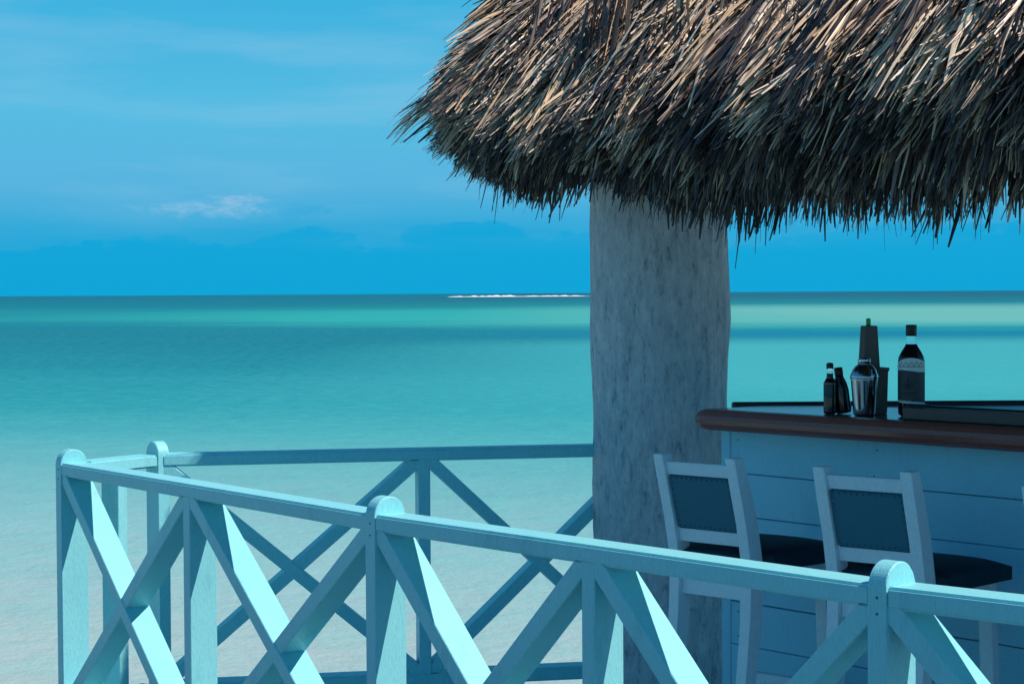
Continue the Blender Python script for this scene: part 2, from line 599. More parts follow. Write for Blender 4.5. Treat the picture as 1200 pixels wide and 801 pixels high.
def build_added_walk():
    """unseen dark floor outside the railing, added to cut light bounced off the water"""
    outline = [(-6.0, -5.0), (5.0, -5.0), (5.0, 0.85), (1.93, 2.20), (0.55, 3.44), (-0.49, 4.68), (-1.3, 5.75), (-6.0, 5.75)]
    t = tag(empty('added_boardwalk', (0, 0, 0)), kind='structure')
    w, x, i = 0.20, -6.0, 0
    while x < 5.0:
        poly = clip_rect_safe(outline, x + 0.004, x + w - 0.004)
        if poly and len(poly) >= 3:
            obj('plank', prism([(a, b, -0.09) for a, b in poly], (0, 0, 0.05 - 0.002 * (i % 3))), M['added_walk'], t)
        x += w
        i += 1
    for y in (-4.6, -2.0, 0.4):
        obj('joist', box((-5.9, y, -0.25), (4.9, y + 0.08, -0.0905)), M['added_walk'], t)
    for (px, py) in ((-5.6, -4.5), (0, -4.5), (4.6, -4.5), (-5.6, 0.45), (0, 0.45), (4.6, 0.45), (-5.6, -1.95), (0.0, -1.95), (4.6, -1.95)):
        o = obj('pile', lathe([(0.10, -2.2), (0.095, -0.6), (0.09, -0.24)], 14), M['added_walk'], t)
        o.location = (px, py, 0)


build_added_walk()

# ------------------------------------------------------------------ railings (2 x 4 timber on edge)
TH, DP = 0.042, 0.092            # width along the rail, depth across it
RAIL_T, RAIL_B = 0.957, 0.915    # top rail
BOT_T, BOT_B = 0.17, 0.122


def frame(a, b):
    d = (b - a)
    ln = d.length
    d = d / ln
    n = Vector((d.y, -d.x))      # to the right of travel (towards the camera side when travelling +X)
    return d, n, ln


def post(c, d, parent, name='post', base=-0.12, top=1.0, mat=None, dp=DP):
    n = Vector((d.y, -d.x))
    r = dp / 2
    pts = [(-r, base), (r, base)]
    zc = top - r
    for k in range(13):
        a = math.pi * k / 12
        pts.append((r * math.cos(a), zc + r * math.sin(a)))
    poly = [(c.x + n.x * u - d.x * TH / 2, c.y + n.y * u - d.y * TH / 2, z) for u, z in pts]
    return obj(name, prism(poly, (d.x * TH, d.y * TH, 0), 0.0025), M['rail'], parent)


def upright(c, d, parent, z0, z1, dp=DP - 0.006, name='upright'):
    n = Vector((d.y, -d.x))
    r = dp / 2
    poly = [(c.x + n.x * u - d.x * TH / 2, c.y + n.y * u - d.y * TH / 2, z) for u, z in ((-r, z0), (r, z0), (r, z1), (-r, z1))]
    return obj(name, prism(poly, (d.x * TH, d.y * TH, 0), 0.002), M['rail'], parent)


def rail_piece(a, b, parent, z0, z1, dp, name, bev=0.006):
    d, n, ln = frame(a, b)
    r = dp / 2
    poly = [(a.x + n.x * u, a.y + n.y * u, z) for u, z in ((-r, z0), (r, z0), (r, z1), (-r, z1))]
    return obj(name, prism(poly, (d.x * ln, d.y * ln, 0), bev, 2), M['rail'], parent)


def brace(a, b, parent, z0, z1, up, dp):
    """diagonal in the panel a-b between heights z0 and z1"""
    d, n, ln = frame(a, b)
    h = z1 - z0
    dl = math.hypot(ln, h)
    ux, uz = (ln / dl, (h if up else -h) / dl)
    px, pz = -uz, ux
    c = (ln / 2, (z0 + z1) / 2)
    e = dl / 2 + 0.2
    q = 0.0215
    strip = [(c[0] + ux * s + px * o, c[1] + uz * s + pz * o) for s, o in ((-e, -q), (e, -q), (e, q), (-e, q))]
    pl = clip_rect(strip, -0.012, ln + 0.012, z0 - 0.010, z1 + 0.010)
    r = dp / 2
    poly = [(a.x + d.x * s - n.x * r, a.y + d.y * s - n.y * r, z) for s, z in pl]
    return obj('brace', prism(poly, (n.x * dp, n.y * dp, 0), 0.002), M['rail'], parent)


def bay(a, b, parent, mids, half=TH / 2):
    """rails between two posts, uprights at the given fractions, a cross of braces in each panel"""
    d, n, ln = frame(a, b)
    a2, b2 = a + d * (half - 0.006), b - d * (half - 0.006)
    rail_piece(a2, b2, parent, RAIL_B, RAIL_T, DP - 0.002, 'top_rail')
    rail_piece(a2, b2, parent, BOT_B, BOT_T, DP - 0.002, 'bottom_rail')
    stops = [a] + [a + d * ln * m for m in mids] + [b]
    for c in stops[1:-1]:
        upright(c, d, parent, BOT_T - 0.006, RAIL_B + 0.006)
    for s, e in zip(stops, stops[1:]):
        s2, e2 = s + d * TH / 2, e - d * TH / 2
        brace(s2, e2, parent, BOT_T, RAIL_B, False, DP - 0.008)
        brace(s2, e2, parent, BOT_T, RAIL_B, True, DP - 0.014)


def screws(c, d, parent, zs, dp=DP):
    n = Vector((d.y, -d.x))
    for z in zs:
        o = obj('screw', lathe([(0.0030, -0.002), (0.0030, 0.0005), (0.0020, 0.0009)], 10), M['screw'], parent)
        o.matrix_world = Matrix.Translation((c.x + n.x * dp / 2, c.y + n.y * dp / 2, z)) @ Vector((n.x, n.y, 0)).to_track_quat('Z', 'Y').to_matrix().to_4x4()


fr = tag(empty('railing', (P2.x, P2.y, 0)), 'sunlit aqua timber railing with crossed braces and round topped posts, bending along the deck edge', 'railing')
fr.location = (0, 0, 0)
d1, d2, d3 = frame(P1, P2)[0], frame(P2, P3)[0], frame(P3, P4)[0]
post(P1, d1, fr)
post(P2, (d1 + d2).normalized(), fr)
post(P3, (d2 + d3).normalized(), fr)
post(P4, d3, fr)
for c_, d_ in ((P1, d1), (P2, (d1 + d2).normalized()), (P3, (d2 + d3).normalized())):
    screws(c_, d_, fr, (0.935, 0.905, 0.155))
bay(P1, P2, fr, [0.475])
bay(P2, P3, fr, [0.50])
bay(P3, P4, fr, [0.50])

br = tag(empty('railing', (0, 0, 0)), 'shaded teal timber railing with crossed braces ending at the thick trunk column', 'railing')
dside = (BACK_A - P1).normalized()
post(BACK_A, Vector((0.80, 0.60)), br)
e_end = BACK_A + BACK_DIR * 1.75
bay(BACK_A, e_end, br, [0.525])
side = tag(empty('railing', (0, 0, 0)), 'short sunlit end railing joining the two long railings at the deck corner', 'railing')
sa, sb = P1 + dside * 0.045, BACK_A - dside * 0.043
rail_piece(sa, sb, side, RAIL_B, RAIL_T, DP - 0.004, 'top_rail')
rail_piece(sa, sb, side, BOT_B, BOT_T, DP - 0.004, 'bottom_rail')
upright(P1 + dside * 0.19, dside, side, -0.04, RAIL_B + 0.005, 0.080)

# ------------------------------------------------------------------ trunk column
COLC = Vector((0.528, 7.0))


def build_column():
    seg, rows = 120, 130
    z0, z1 = -1.6, 2.75
    bm = bmesh.new()
    rings = []
    for j in range(rows):
        z = z0 + (z1 - z0) * j / (rows - 1)
        ring = []
        for k in range(seg):
            a = 2 * math.pi * k / seg
            ca, sa_ = math.cos(a), math.sin(a)
            r = 0.243
            r += 0.012 * noise.noise(Vector((ca * 1.2, sa_ * 1.2, z * 1.1 + 4)))
            r += 0.008 * noise.noise(Vector((ca * 3, sa_ * 3, z * 3.1)))
            r += 0.008 * noise.noise(Vector((ca * 12, sa_ * 12, z * 2.6)))
            r += 0.0035 * noise.noise(Vector((ca * 30, sa_ * 30, z * 9)))
            # swelling on the bar side at eye level
            r += 0.007 * max(0, ca) ** 2 * math.exp(-((z - 1.48) / 0.22) ** 2)
            ring.append(bm.verts.new((COLC.x + r * ca, COLC.y + r * sa_, z)))
        rings.append(ring)
    for a, b in zip(rings, rings[1:]):
        for k in range(seg):
            bm.faces.new((a[k], a[(k + 1) % seg], b[(k + 1) % seg], b[k]))
    bm.faces.new(rings[-1])
    o = obj('column', bm, M['trunk'], smooth=True)
    tag(o, 'thick weathered grey trunk column holding up the thatched roof', 'column')


build_column()

# ------------------------------------------------------------------ bar
BAR_Z = 1.12
BA = Vector((0.582, 6.422))                    # left end of the front edge
BD = Vector((0.63, -0.78)).normalized()      # along the bar, towards +X
BN = Vector((BD.y, -BD.x))                   # outwards (guests' side)
if BN.x > 0: BN = -BN
bar = tag(empty('bar', (0, 0, 0)), 'pale blue plank bar with a dark varnished wooden top beside the column', 'bar')


def build_bar():
    thick = 0.070
    L_ = 2.9
    dep = 0.46
    # countertop of the guests' side: bull-nosed front, rounded left end
    r = thick / 2
    sec = []
    for k in range(9):
        a = -math.pi / 2 + math.pi * k / 8
        sec.append((r * math.cos(a) * 0.9, r * math.sin(a) - r))     # (outwards, z)
    sec += [(-dep, 0.0), (-dep, -thick)]
    bm = bmesh.new()
    rings = []
    for s, k in ((-0.0, 0.35), (0.008, 0.62), (0.02, 0.84), (0.04, 0.96), (0.07, 1.0), (L_ * 0.33, 1.0), (L_ * 0.66, 1.0), (L_, 1.0)):
        ring = []
        for u, z in sec:
            uu = u if u > -dep + 0.01 else -dep
            zz = -thick / 2 + (z + thick / 2) * k
            sh = 0.06 * (0 if u > -dep + 0.01 else 0)
            p = BA + BD * (s + sh) + BN * (uu * (1 if u < 0 else k) - r)
            ring.append(bm.verts.new((p.x, p.y, BAR_Z + zz)))
        rings.append(ring)
    n = len(sec)
    for a, b in zip(rings, rings[1:]):
        for k in range(n):
            bm.faces.new((a[k], a[(k + 1) % n], b[(k + 1) % n], b[k]))
    bm.faces.new(rings[0])
    bm.faces.new(list(reversed(rings[-1])))
    top = obj('countertop', bm, M['counter'], bar, smooth=False)
    # rear leg of the bar, parallel to the rear railing, with a raised lip
    q0 = Vector((0.60, 6.27))
    obj('rear_countertop', box((0.80, 6.30, BAR_Z - 0.055), (3.4, 6.60, BAR_Z - 0.004), 0.006), M['dark_wood'], bar)
    obj('lip', box((0.74, 6.585, BAR_Z - 0.045), (3.4, 6.625, BAR_Z + 0.010), 0.005), M['dark_wood'], bar)
    # plank front: each board its own piece with recessed joints
    wa = BA + BD * 0.055 - BN * 0.125
    hb = 0.141
    z = BAR_Z - thick - 0.004
    i = 0
    back = prism([(wa.x - BN.x * 0.022 + BD.x * s, wa.y - BN.y * 0.022 + BD.y * s, zz) for s, zz in ((0.01, 0.0), (L_ - .16, 0.0), (L_ - .16, z), (0.01, z))],
                 (-BN.x * 0.02, -BN.y * 0.02, 0))
    obj('backing', back, M['wall'], bar)
    rr = random.Random(4)
    while z > 0.02:
        zl = max(0.0, z - hb + rr.uniform(0.0018, 0.0042))
        pr = rr.uniform(-0.0015, 0.0015)
        c0 = wa + BN * pr
        tilt = rr.uniform(-0.0015, 0.0015)
        poly = [(c0.x, c0.y, zl), (c0.x + BD.x * (L_ - .15), c0.y + BD.y * (L_ - .15), zl + tilt),
                (c0.x + BD.x * (L_ - .15), c0.y + BD.y * (L_ - .15), z + tilt), (c0.x, c0.y, z)]
        obj('plank', prism(poly, (-BN.x * 0.022, -BN.y * 0.022, 0), 0.002), M['wall'], bar)
        for s_ in (0.05, 0.62, 1.21, 1.8):
            for zz in (zl + 0.028, z - 0.030):
                q = c0 + BD * (s_ + rr.uniform(-0.012, 0.012)) + BN * 0.0002
                nl = obj('nail', lathe([(0.0032, -0.002), (0.0030, 0.0005)], 8), M['screw'], bar)
                nl.matrix_world = Matrix.Translation((q.x, q.y, zz)) @ Vector((BN.x, BN.y, 0)).to_track_quat('Z', 'Y').to_matrix().to_4x4()
        z -= hb
        i += 1
    # corner batten at the column end
    cb = wa - BD * 0.005
    poly = [(cb.x + BN.x * u + BD.x * s, cb.y + BN.y * u + BD.y * s, 0.0) for s, u in ((-0.03, 0.004), (0.012, 0.004), (0.012, -0.05), (-0.03, -0.05))]
    obj('corner_batten', prism(poly, (0, 0, BAR_Z - thick - 0.002), 0.003), M['wall'], bar)
    # rear wall of the bar
    obj('rear_wall', box((0.86, 6.50, 0.0), (3.35, 6.54, BAR_Z - 0.056)), M['wall'], bar)


build_bar()


# ------------------------------------------------------------------ bar stools
def bent_post(x, parent):
    """back post, bowed forward at seat height (local: +Y towards the bar)"""
    zs = [0.0, 0.2, 0.4, 0.56, 0.66, 0.74, 0.84, 0.94, 1.03]
    ys = [-0.035, 0.02, 0.06, 0.083, 0.09, 0.086, 0.064, 0.034, 0.006]
    dp = [0.042, 0.046, 0.050, 0.056, 0.060, 0.060, 0.056, 0.052, 0.048]
    a, b = [], []
    for z, y, d in zip(zs, ys, dp):
        a.append((y - d / 2, z))
        b.append((y + d / 2, z))
    poly = [(x - 0.0175, y, z) for y, z in a + b[::-1]]
    bm = prism(poly, (0.035, 0, 0))
    bmesh.ops.bevel(bm, geom=[e for e in bm.edges], offset=0.003, segments=1, affect='EDGES')
    return obj('back_post', bm, M['stool'], parent)


def y_at(z):
    zs = [0.0, 0.2, 0.4, 0.56, 0.66, 0.74, 0.84, 0.94, 1.03]
    ys = [-0.035, 0.02, 0.06, 0.083, 0.09, 0.086, 0.064, 0.034, 0.006]
    return float(np.interp(z, zs, ys))


def slab(x0, x1, z0, z1, th, parent, name, mat, bev=0.003, bulge=0.0):
    """a board following the rake of the back"""
    y0, y1 = y_at(z0), y_at(z1)
    poly = [(x0, y0 - th / 2, z0), (x0, y0 + th / 2, z0), (x0, y1 + th / 2, z1), (x0, y1 - th / 2, z1)]
    return obj(name, prism(poly, (x1 - x0, 0, 0), bev, 2), mat, parent)


def make_stool():
    t = empty('bar_stool')
    hw = 0.132
    for s in (-1, 1): bent_post(s * hw, t)
    slab(-hw + 0.0155, hw - 0.0155, 0.968, 1.008, 0.026, t, 'top_slat', M['stool'])
    slab(-hw + 0.0155, hw - 0.0155, 0.770, 0.812, 0.026, t, 'lower_slat', M['stool'])
    pan = slab(-hw + 0.016, hw - 0.016, 0.807, 0.972, 0.034, t, 'back_panel', M['teal_cloth'], 0.007)
    # studs round the panel
    k = 0
    for u in np.linspace(-hw + 0.030, hw - 0.030, 12):
        for z in (0.819, 0.961):
            st = obj('stud', lathe([(0.0045, 0.0), (0.004, 0.002), (0.002, 0.0035)], 8), M['stud'], pan)
            st.rotation_euler = (R(90), 0, 0)
            st.location = (u, y_at(z) - 0.0165, z)
    for z in np.linspace(0.835, 0.947, 7):
        for u in (-hw + 0.029, hw - 0.029):
            st = obj('stud', lathe([(0.0045, 0.0), (0.004, 0.002), (0.002, 0.0035)], 8), M['stud'], pan)
            st.rotation_euler = (R(90), 0, 0)
            st.location = (u, y_at(z) - 0.0165, z)
    slab(-hw + 0.0155, hw - 0.0155, 0.615, 0.668, 0.024, t, 'rear_apron', M['stool'])
    # seat: domed cushion
    bm = bmesh.new()
    nx, ny = 13, 13
    top, bot = [], []
    for j in range(ny):
        v = j / (ny - 1)
        rt, rb = [], []
        for i in range(nx):
            u = i / (nx - 1)
            w = 0.172 + 0.020 * v
            ex = (abs(2 * u - 1)) ** 9
            ey = (abs(2 * v - 1)) ** 9
            zt = 0.768 - 0.016 * min(1, ex + ey) - 0.016 * ((2 * u - 1) ** 2 + (2 * v - 1) ** 2) / 2
            x = (2 * u - 1) * w
            y = 0.068 + v * 0.405
            if v < 0.12: x *= 0.70
            rt.append(bm.verts.new((x, y, zt)))
            rb.append(bm.verts.new((x, y, 0.700)))
        top.append(rt)
        bot.append(rb)
    for j in range(ny - 1):
        for i in range(nx - 1):
            bm.faces.new((top[j][i], top[j][i + 1], top[j + 1][i + 1], top[j + 1][i]))
            bm.faces.new((bot[j][i], bot[j + 1][i], bot[j + 1][i + 1], bot[j][i + 1]))
    for i in range(nx - 1):
        bm.faces.new((top[0][i], bot[0][i], bot[0][i + 1], top[0][i + 1]))
        bm.faces.new((top[-1][i], top[-1][i + 1], bot[-1][i + 1], bot[-1][i]))
    for j in range(ny - 1):
        bm.faces.new((top[j][0], top[j + 1][0], bot[j + 1][0], bot[j][0]))
        bm.faces.new((top[j][-1], bot[j][-1], bot[j + 1][-1], top[j + 1][-1]))
    for f in bm.faces:
        f.smooth = all(v.co.z > 0.71 for v in f.verts)
    obj('seat_cushion', bm, M['seat'], t)
    # seat frame
    obj('side_apron', box((-0.150, 0.10, 0.640), (-0.126, 0.425, 0.702), 0.002), M['stool'], t)
    obj('side_apron', box((0.126, 0.10, 0.640), (0.150, 0.425, 0.702), 0.002), M['stool'], t)
    obj('front_apron', box((-0.13, 0.412, 0.640), (0.13, 0.436, 0.7015), 0.002), M['stool'], t)
    for s in (-1, 1):
        bm = prism([(s * 0.139 - 0.02, 0.407, 0.701), (s * 0.139 + 0.02, 0.407, 0.701), (s * 0.139 + 0.02, 0.447, 0.701), (s * 0.139 - 0.02, 0.447, 0.701)],
                   (s * 0.012, 0.02, -0.701), 0.003)
        obj('front_leg', bm, M['stool'], t)
        obj('side_stretcher', box((s * 0.146 - 0.010, 0.02, 0.225), (s * 0.146 + 0.010, 0.435, 0.257), 0.002), M['stool'], t)
    obj('foot_rest', box((-0.137, 0.424, 0.290), (0.137, 0.450, 0.330), 0.003), M['stool'], t)
    obj('rear_stretcher', box((-0.12, 0.02, 0.30), (0.12, 0.042, 0.332), 0.002), M['stool'], t)
    return t


def copy_tree(o, parent=None):
    c = o.copy()
    COL.objects.link(c)
    c.parent = parent
    for ch in o.children:
        copy_tree(ch, c)
    return c


stool0 = make_stool()
stool_spots = [((0.528, 5.635), -44, 'white stool with teal studded back panel, standing beside the trunk column'),
               ((0.930, 5.190), -40.5, 'white stool with teal studded back panel, behind the round topped railing post'),
               ((1.345, 4.625), -42, 'white stool cut off by the picture edge, only one back post showing at the bar')]
for i, ((x, y), a, lab) in enumerate(stool_spots):
    st = stool0 if i == 0 else copy_tree(stool0)
    st.location = (x, y, 0)
    st.rotation_euler = (0, 0, R(a))
    tag(st, lab, 'bar stool', 'white bar stools lined up along the bar')


# ------------------------------------------------------------------ things on the bar
def at(bx, d):
    return Vector((bx * d, d))


def bar_thing(name, p, label, cat, rz=0.0, group=None):
    o = empty(name, (p.x, p.y, BAR_Z + 0.0005), rz)
    return tag(o, label, cat, group)


def lathe_part(name, prof, mat, parent, seg=28):
    return obj(name, lathe(prof, seg), mat, parent, smooth=True)


def face_cam(p):
    return math.atan2(p.y, p.x) + math.pi      # local +X looks back at the guests' side


# rum bottle
p = at(0.2035, 5.95)
b = bar_thing('rum_bottle', p, 'tall dark rum bottle with black cap and pale and charcoal label', 'bottle', face_cam(p))
gl = lathe_part('body', [(0.030, 0.0), (0.0385, 0.006), (0.040, 0.012), (0.040, 0.168), (0.038, 0.180), (0.030, 0.196), (0.021, 0.210), (0.0165, 0.219)], M['dark_glass'], b)
lathe_part('neck', [(0.0165, 0.2185), (0.0148, 0.226), (0.0146, 0.244), (0.0146, 0.248)], M['glass'], b)
lathe_part('cap', [(0.0150, 0.243), (0.0165, 0.245), (0.0165, 0.274), (0.0155, 0.277), (0.004, 0.2775)], M['black_cap'], b)


def wrap(z0, z1, r, a0, a1, n=18, top=None, bot=None):
    """thin curved label with thickness"""
    bm = bmesh.new()
    o, i_ = [], []
    for k in range(n + 1):
        a = a0 + (a1 - a0) * k / n
        u = k / n
        zt = z1 + (top(u) if top else 0)
        zb = z0 + (bot(u) if bot else 0)
        o.append((bm.verts.new((r * math.cos(a), r * math.sin(a), zb)), bm.verts.new((r * math.cos(a), r * math.sin(a), zt))))
        r2 = r - 0.0006
        i_.append((bm.verts.new((r2 * math.cos(a), r2 * math.sin(a), zb)), bm.verts.new((r2 * math.cos(a), r2 * math.sin(a), zt))))
    for k in range(n):
        bm.faces.new((o[k][0], o[k + 1][0], o[k + 1][1], o[k][1]))
        bm.faces.new((i_[k][0], i_[k][1], i_[k + 1][1], i_[k + 1][0]))
        bm.faces.new((o[k][1], o[k + 1][1], i_[k + 1][1], i_[k][1]))
        bm.faces.new((o[k][0], i_[k][0], i_[k + 1][0], o[k + 1][0]))
    bm.faces.new((o[0][0], o[0][1], i_[0][1], i_[0][0]))
    bm.faces.new((o[-1][0], i_[-1][0], i_[-1][1], o[-1][1]))
    return bm


lab_ = obj('upper_label', wrap(0.138, 0.160, 0.0409, -1.5, 1.5, 24, top=lambda u: 0.020 * math.sin(math.pi * u) - 0.002,
                               bot=lambda u: 0.003 * math.sin(6 * u)), M['label_pale'], b, smooth=False)
for k in range(5):      # arched lattice printed on the pale label
    a = -0.8 + 0.4 * k
    bm = wrap(0.152, 0.154, 0.0414, a - 0.2, a + 0.2, 4, top=lambda u: 0.012 * (1 - abs(2 * u - 1)), bot=lambda u: 0.012 * (1 - abs(2 * u - 1)))
    obj('arch_print', bm, M['ink'], lab_)
obj('arch_print', wrap(0.1505, 0.1520, 0.04145, -1.05, 1.05, 12), M['ink'], lab_)
lab2 = obj('lower_label', wrap(0.046, 0.136, 0.0406, -1.5, 1.5, 24, top=lambda u: 0.004 * math.sin(6 * u), bot=lambda u: -0.008 * u + 0.004), M['label_dark'], b)
obj('trim_stripe', wrap(0.038, 0.044, 0.0406, -1.5, 1.5, 24, top=lambda u: 0.006 * math.sin(3 * (1 - u)) - 0.008 * u + 0.004, bot=lambda u: -0.008 * u + 0.006), M['label_pale'], b)
bm = bmesh.new()            # round emblem
for (r0, r1) in ((0.0145, 0.0125), (0.0085, 0.0)):
    for k in range(20):
        vs = []
        for (rr_, kk) in ((r0, k), (r0, k + 1), (r1, k + 1), (r1, k)):
            y_ = rr_ * math.cos(2 * math.pi * kk / 20)
            z_ = 0.094 + rr_ * math.sin(2 * math.pi * kk / 20)
            an = y_ / 0.041 - 0.25
            vs.append(bm.verts.new((0.0411 * math.cos(an), 0.0411 * math.sin(an), z_)))
        bm.faces.new(vs if r1 > 0 else vs[:3])
obj('emblem', bm, M['ink'], lab2)
obj('emblem_spire', wrap(0.108, 0.110, 0.04115, -0.33, -0.17, 4, top=lambda u: 0.012 * (1 - abs(2 * u - 1))), M['ink'], lab2)
obj('print_line', wrap(0.070, 0.0735, 0.0411, -0.75, 0.25, 10), M['ink'], lab2)
obj('print_line', wrap(0.062, 0.0645, 0.0411, -0.6, 0.1, 10), M['ink'], lab2)

# small sauce bottle
p = at(0.1620, 6.08)
b = bar_thing('sauce_bottle', p, 'small dark bottle with black cap and clear neck beside the shaker', 'bottle', face_cam(p))
lathe_part('body', [(0.015, 0.0), (0.0195, 0.003), (0.020, 0.008), (0.020, 0.090), (0.018, 0.100), (0.0125, 0.110)], M['dark_glass'], b)
lathe_part('neck_liquid', [(0.0125, 0.1095), (0.0105, 0.114), (0.0100, 0.126)], M['amber'], b)
lathe_part('neck', [(0.0100, 0.1258), (0.0095, 0.132), (0.0092, 0.143)], M['glass'], b)
lathe_part('cap', [(0.0108, 0.141), (0.0112, 0.143), (0.0112, 0.153), (0.009, 0.158), (0.003, 0.159)], M['black_cap'], b)
obj('label', wrap(0.092, 0.097, 0.0202, -1.4, 1.4, 14), M['amber'], b)

# tilted bottle with red cap
p = at(0.1690, 6.10)
b = bar_thing('sauce_bottle', p, 'small dark bottle with dark red cap leaning towards the black capped bottle', 'bottle', 0)
lathe_part('body', [(0.018, 0.0), (0.024, 0.003), (0.0245, 0.010), (0.0245, 0.070), (0.021, 0.092), (0.0135, 0.112), (0.0120, 0.122)], M['dark_glass'], b)
lathe_part('cap', [(0.0132, 0.119), (0.0136, 0.121), (0.0130, 0.142), (0.003, 0.143)], M['red_cap'], b)
b.rotation_euler = (0, R(-7), 0)
b.location.z += 0.0018

# cocktail shaker
p = at(0.1795, 5.98)
b = bar_thing('cocktail_shaker', p, 'polished steel cocktail shaker with domed strainer lid', 'shaker', 0)
lathe_part('cup', [(0.026, 0.0), (0.031, 0.002), (0.033, 0.008), (0.0405, 0.108), (0.0415, 0.112), (0.0412, 0.116)], M['steel'], b, 40)
ld = lathe_part('lid', [(0.0425, 0.1145), (0.0432, 0.118), (0.0425, 0.123), (0.039, 0.130), (0.036, 0.140), (0.0275, 0.152), (0.0205, 0.156), (0.0200, 0.157)], M['steel'], b, 40)
lathe_part('lid_cap', [(0.0195, 0.1565), (0.0192, 0.172), (0.0180, 0.1755), (0.006, 0.1765)], M['steel'], b, 32)

# tapered holder with green straw
p = at(0.1835, 6.12)
b = bar_thing('straw_holder', p, 'tall grey brown tapered holder with a green tip, behind the shaker', 'holder', R(12))


def sq_taper(levels):
    bm = bmesh.new()
    rings = []
    for hx, hy, z in levels:
        rings.append([bm.verts.new(v) for v in ((-hx, -hy, z), (hx, -hy, z), (hx, hy, z), (-hx, hy, z))])
    for a, c in zip(rings, rings[1:]):
        for k in range(4):
            bm.faces.new((a[k], a[(k + 1) % 4], c[(k + 1) % 4], c[k]))
    bm.faces.new(rings[0])
    bm.faces.new(rings[-1])
    bmesh.ops.bevel(bm, geom=list(bm.edges), offset=0.0015, segments=1, affect='EDGES')
    return bm


obj('base_block', sq_taper([(0.037, 0.032, 0.0), (0.040, 0.034, 0.130), (0.043, 0.037, 0.134), (0.043, 0.037, 0.142)]), M['carton'], b)
o = obj('tapered_sleeve', sq_taper([(0.0270, 0.024, 0.1415), (0.0205, 0.019, 0.272)]), M['carton'], b)
o.location.x = -0.010
o = lathe_part('green_tip', [(0.0075, 0.268), (0.0072, 0.292), (0.005, 0.295)], M['green'], b, 14)
o.location.x = -0.012

# serving tray
p0 = BA + BD * 0.835 - BN * 0.065
tr = tag(empty('serving_tray', (p0.x, p0.y, BAR_Z + 0.0005), math.atan2(BD.y, BD.x)), 'long low dark wooden tray lying in front of the rum bottle', 'tray')
TL, TW, THT = 1.0, 0.13, 0.036
obj('tray_base', box((0.0, 0.0, 0.0), (TL, TW, 0.010), 0.002), M['dark_wood'], tr)
obj('rim', box((0.0, -0.002, 0.0), (TL, 0.013, THT), 0.002), M['dark_wood'], tr)
obj('rim', box((0.0, TW - 0.013, 0.0), (TL, TW + 0.002, THT), 0.002), M['dark_wood'], tr)
obj('rim', box((-0.002, 0.0135, 0.0), (0.012, TW - 0.0135, THT + 0.004), 0.002), M['dark_wood'], tr)
obj('rim', box((TL - 0.012, 0.0135, 0.0), (TL + 0.002, TW - 0.0135, THT + 0.004), 0.002), M['dark_wood'], tr)

# ------------------------------------------------------------------ thatched roof
RHO = 1.36
Q = Vector((0.96, 7.04))
FD = Vector((0.575, -0.82)).normalized()         # along the front eave
FN = Vector((-FD.y, FD.x)) * -1                  # outward normal of the front eave
if FN.x > 0: FN = -FN
AF = math.atan2(FN.y, FN.x) % (2 * math.pi)      # ~215 deg
AB = math.pi / 2                                 # rear eave faces +Y
ARC = RHO * (AF - AB)
FRONT_L, BACK_L = 7.0, 7.0


def eave(s):
    """s<0: front straight, 0..ARC: round end, >ARC: rear straight -> point, outward normal, tangent"""
    s = np.asarray(s, float)
    a = AF - np.clip(s, 0, ARC) / RHO
    N = np.stack([np.cos(a), np.sin(a)], -1)
    T = np.stack([np.sin(a), -np.cos(a)], -1)
    P = np.array([Q.x, Q.y]) + RHO * N
    P = P + T * np.minimum(s, 0)[..., None] + T * np.maximum(s - ARC, 0)[..., None]
    return P, N, T


PT = np.array([0.0, 0.10, 0.22, 0.36, 0.50, 0.68, 0.84, 1.0])
PW = np.array([0.40, 0.29, 0.20, 0.11, 0.05, 0.16, 0.36, 0.66])     # inset of the strand tips from the eave line
PZ = np.array([1.80, 1.83, 1.90, 2.01, 2.15, 2.37, 2.61, 2.92])     # height of the tips
# along the straight front the eave is lower and the slope flatter
FW = np.array([0.30, 0.18, 0.09, 0.03, 0.05, 0.22, 0.45, 0.80])
FZ = np.array([1.765, 1.79, 1.85, 1.93, 2.04, 2.22, 2.44, 2.75])
PA = np.array([82, 72, 59, 44, 36, 34, 33, 33]) * math.pi / 180      # fall of the strand below horizontal



def tips(t, s):
    """inset and height of the strand tips at layer t, eave position s"""
    k = np.clip((np.asarray(s, float) + 0.35) / 1.0, 0, 1)
    k = k * k * (3 - 2 * k)
    return (np.interp(t, PT, FW) * (1 - k) + np.interp(t, PT, PW) * k,
            np.interp(t, PT, FZ) * (1 - k) + np.interp(t, PT, PZ) * k)


roof = tag(empty('thatched_roof', (Q.x, Q.y, 0)), 'shaggy dry palm thatch roof over the bar, resting on the trunk column', 'roof')


def lown(s, k, f):
    return np.array([noise.noise(Vector((float(x) * f, k * 7.31, 1.7))) for x in s])


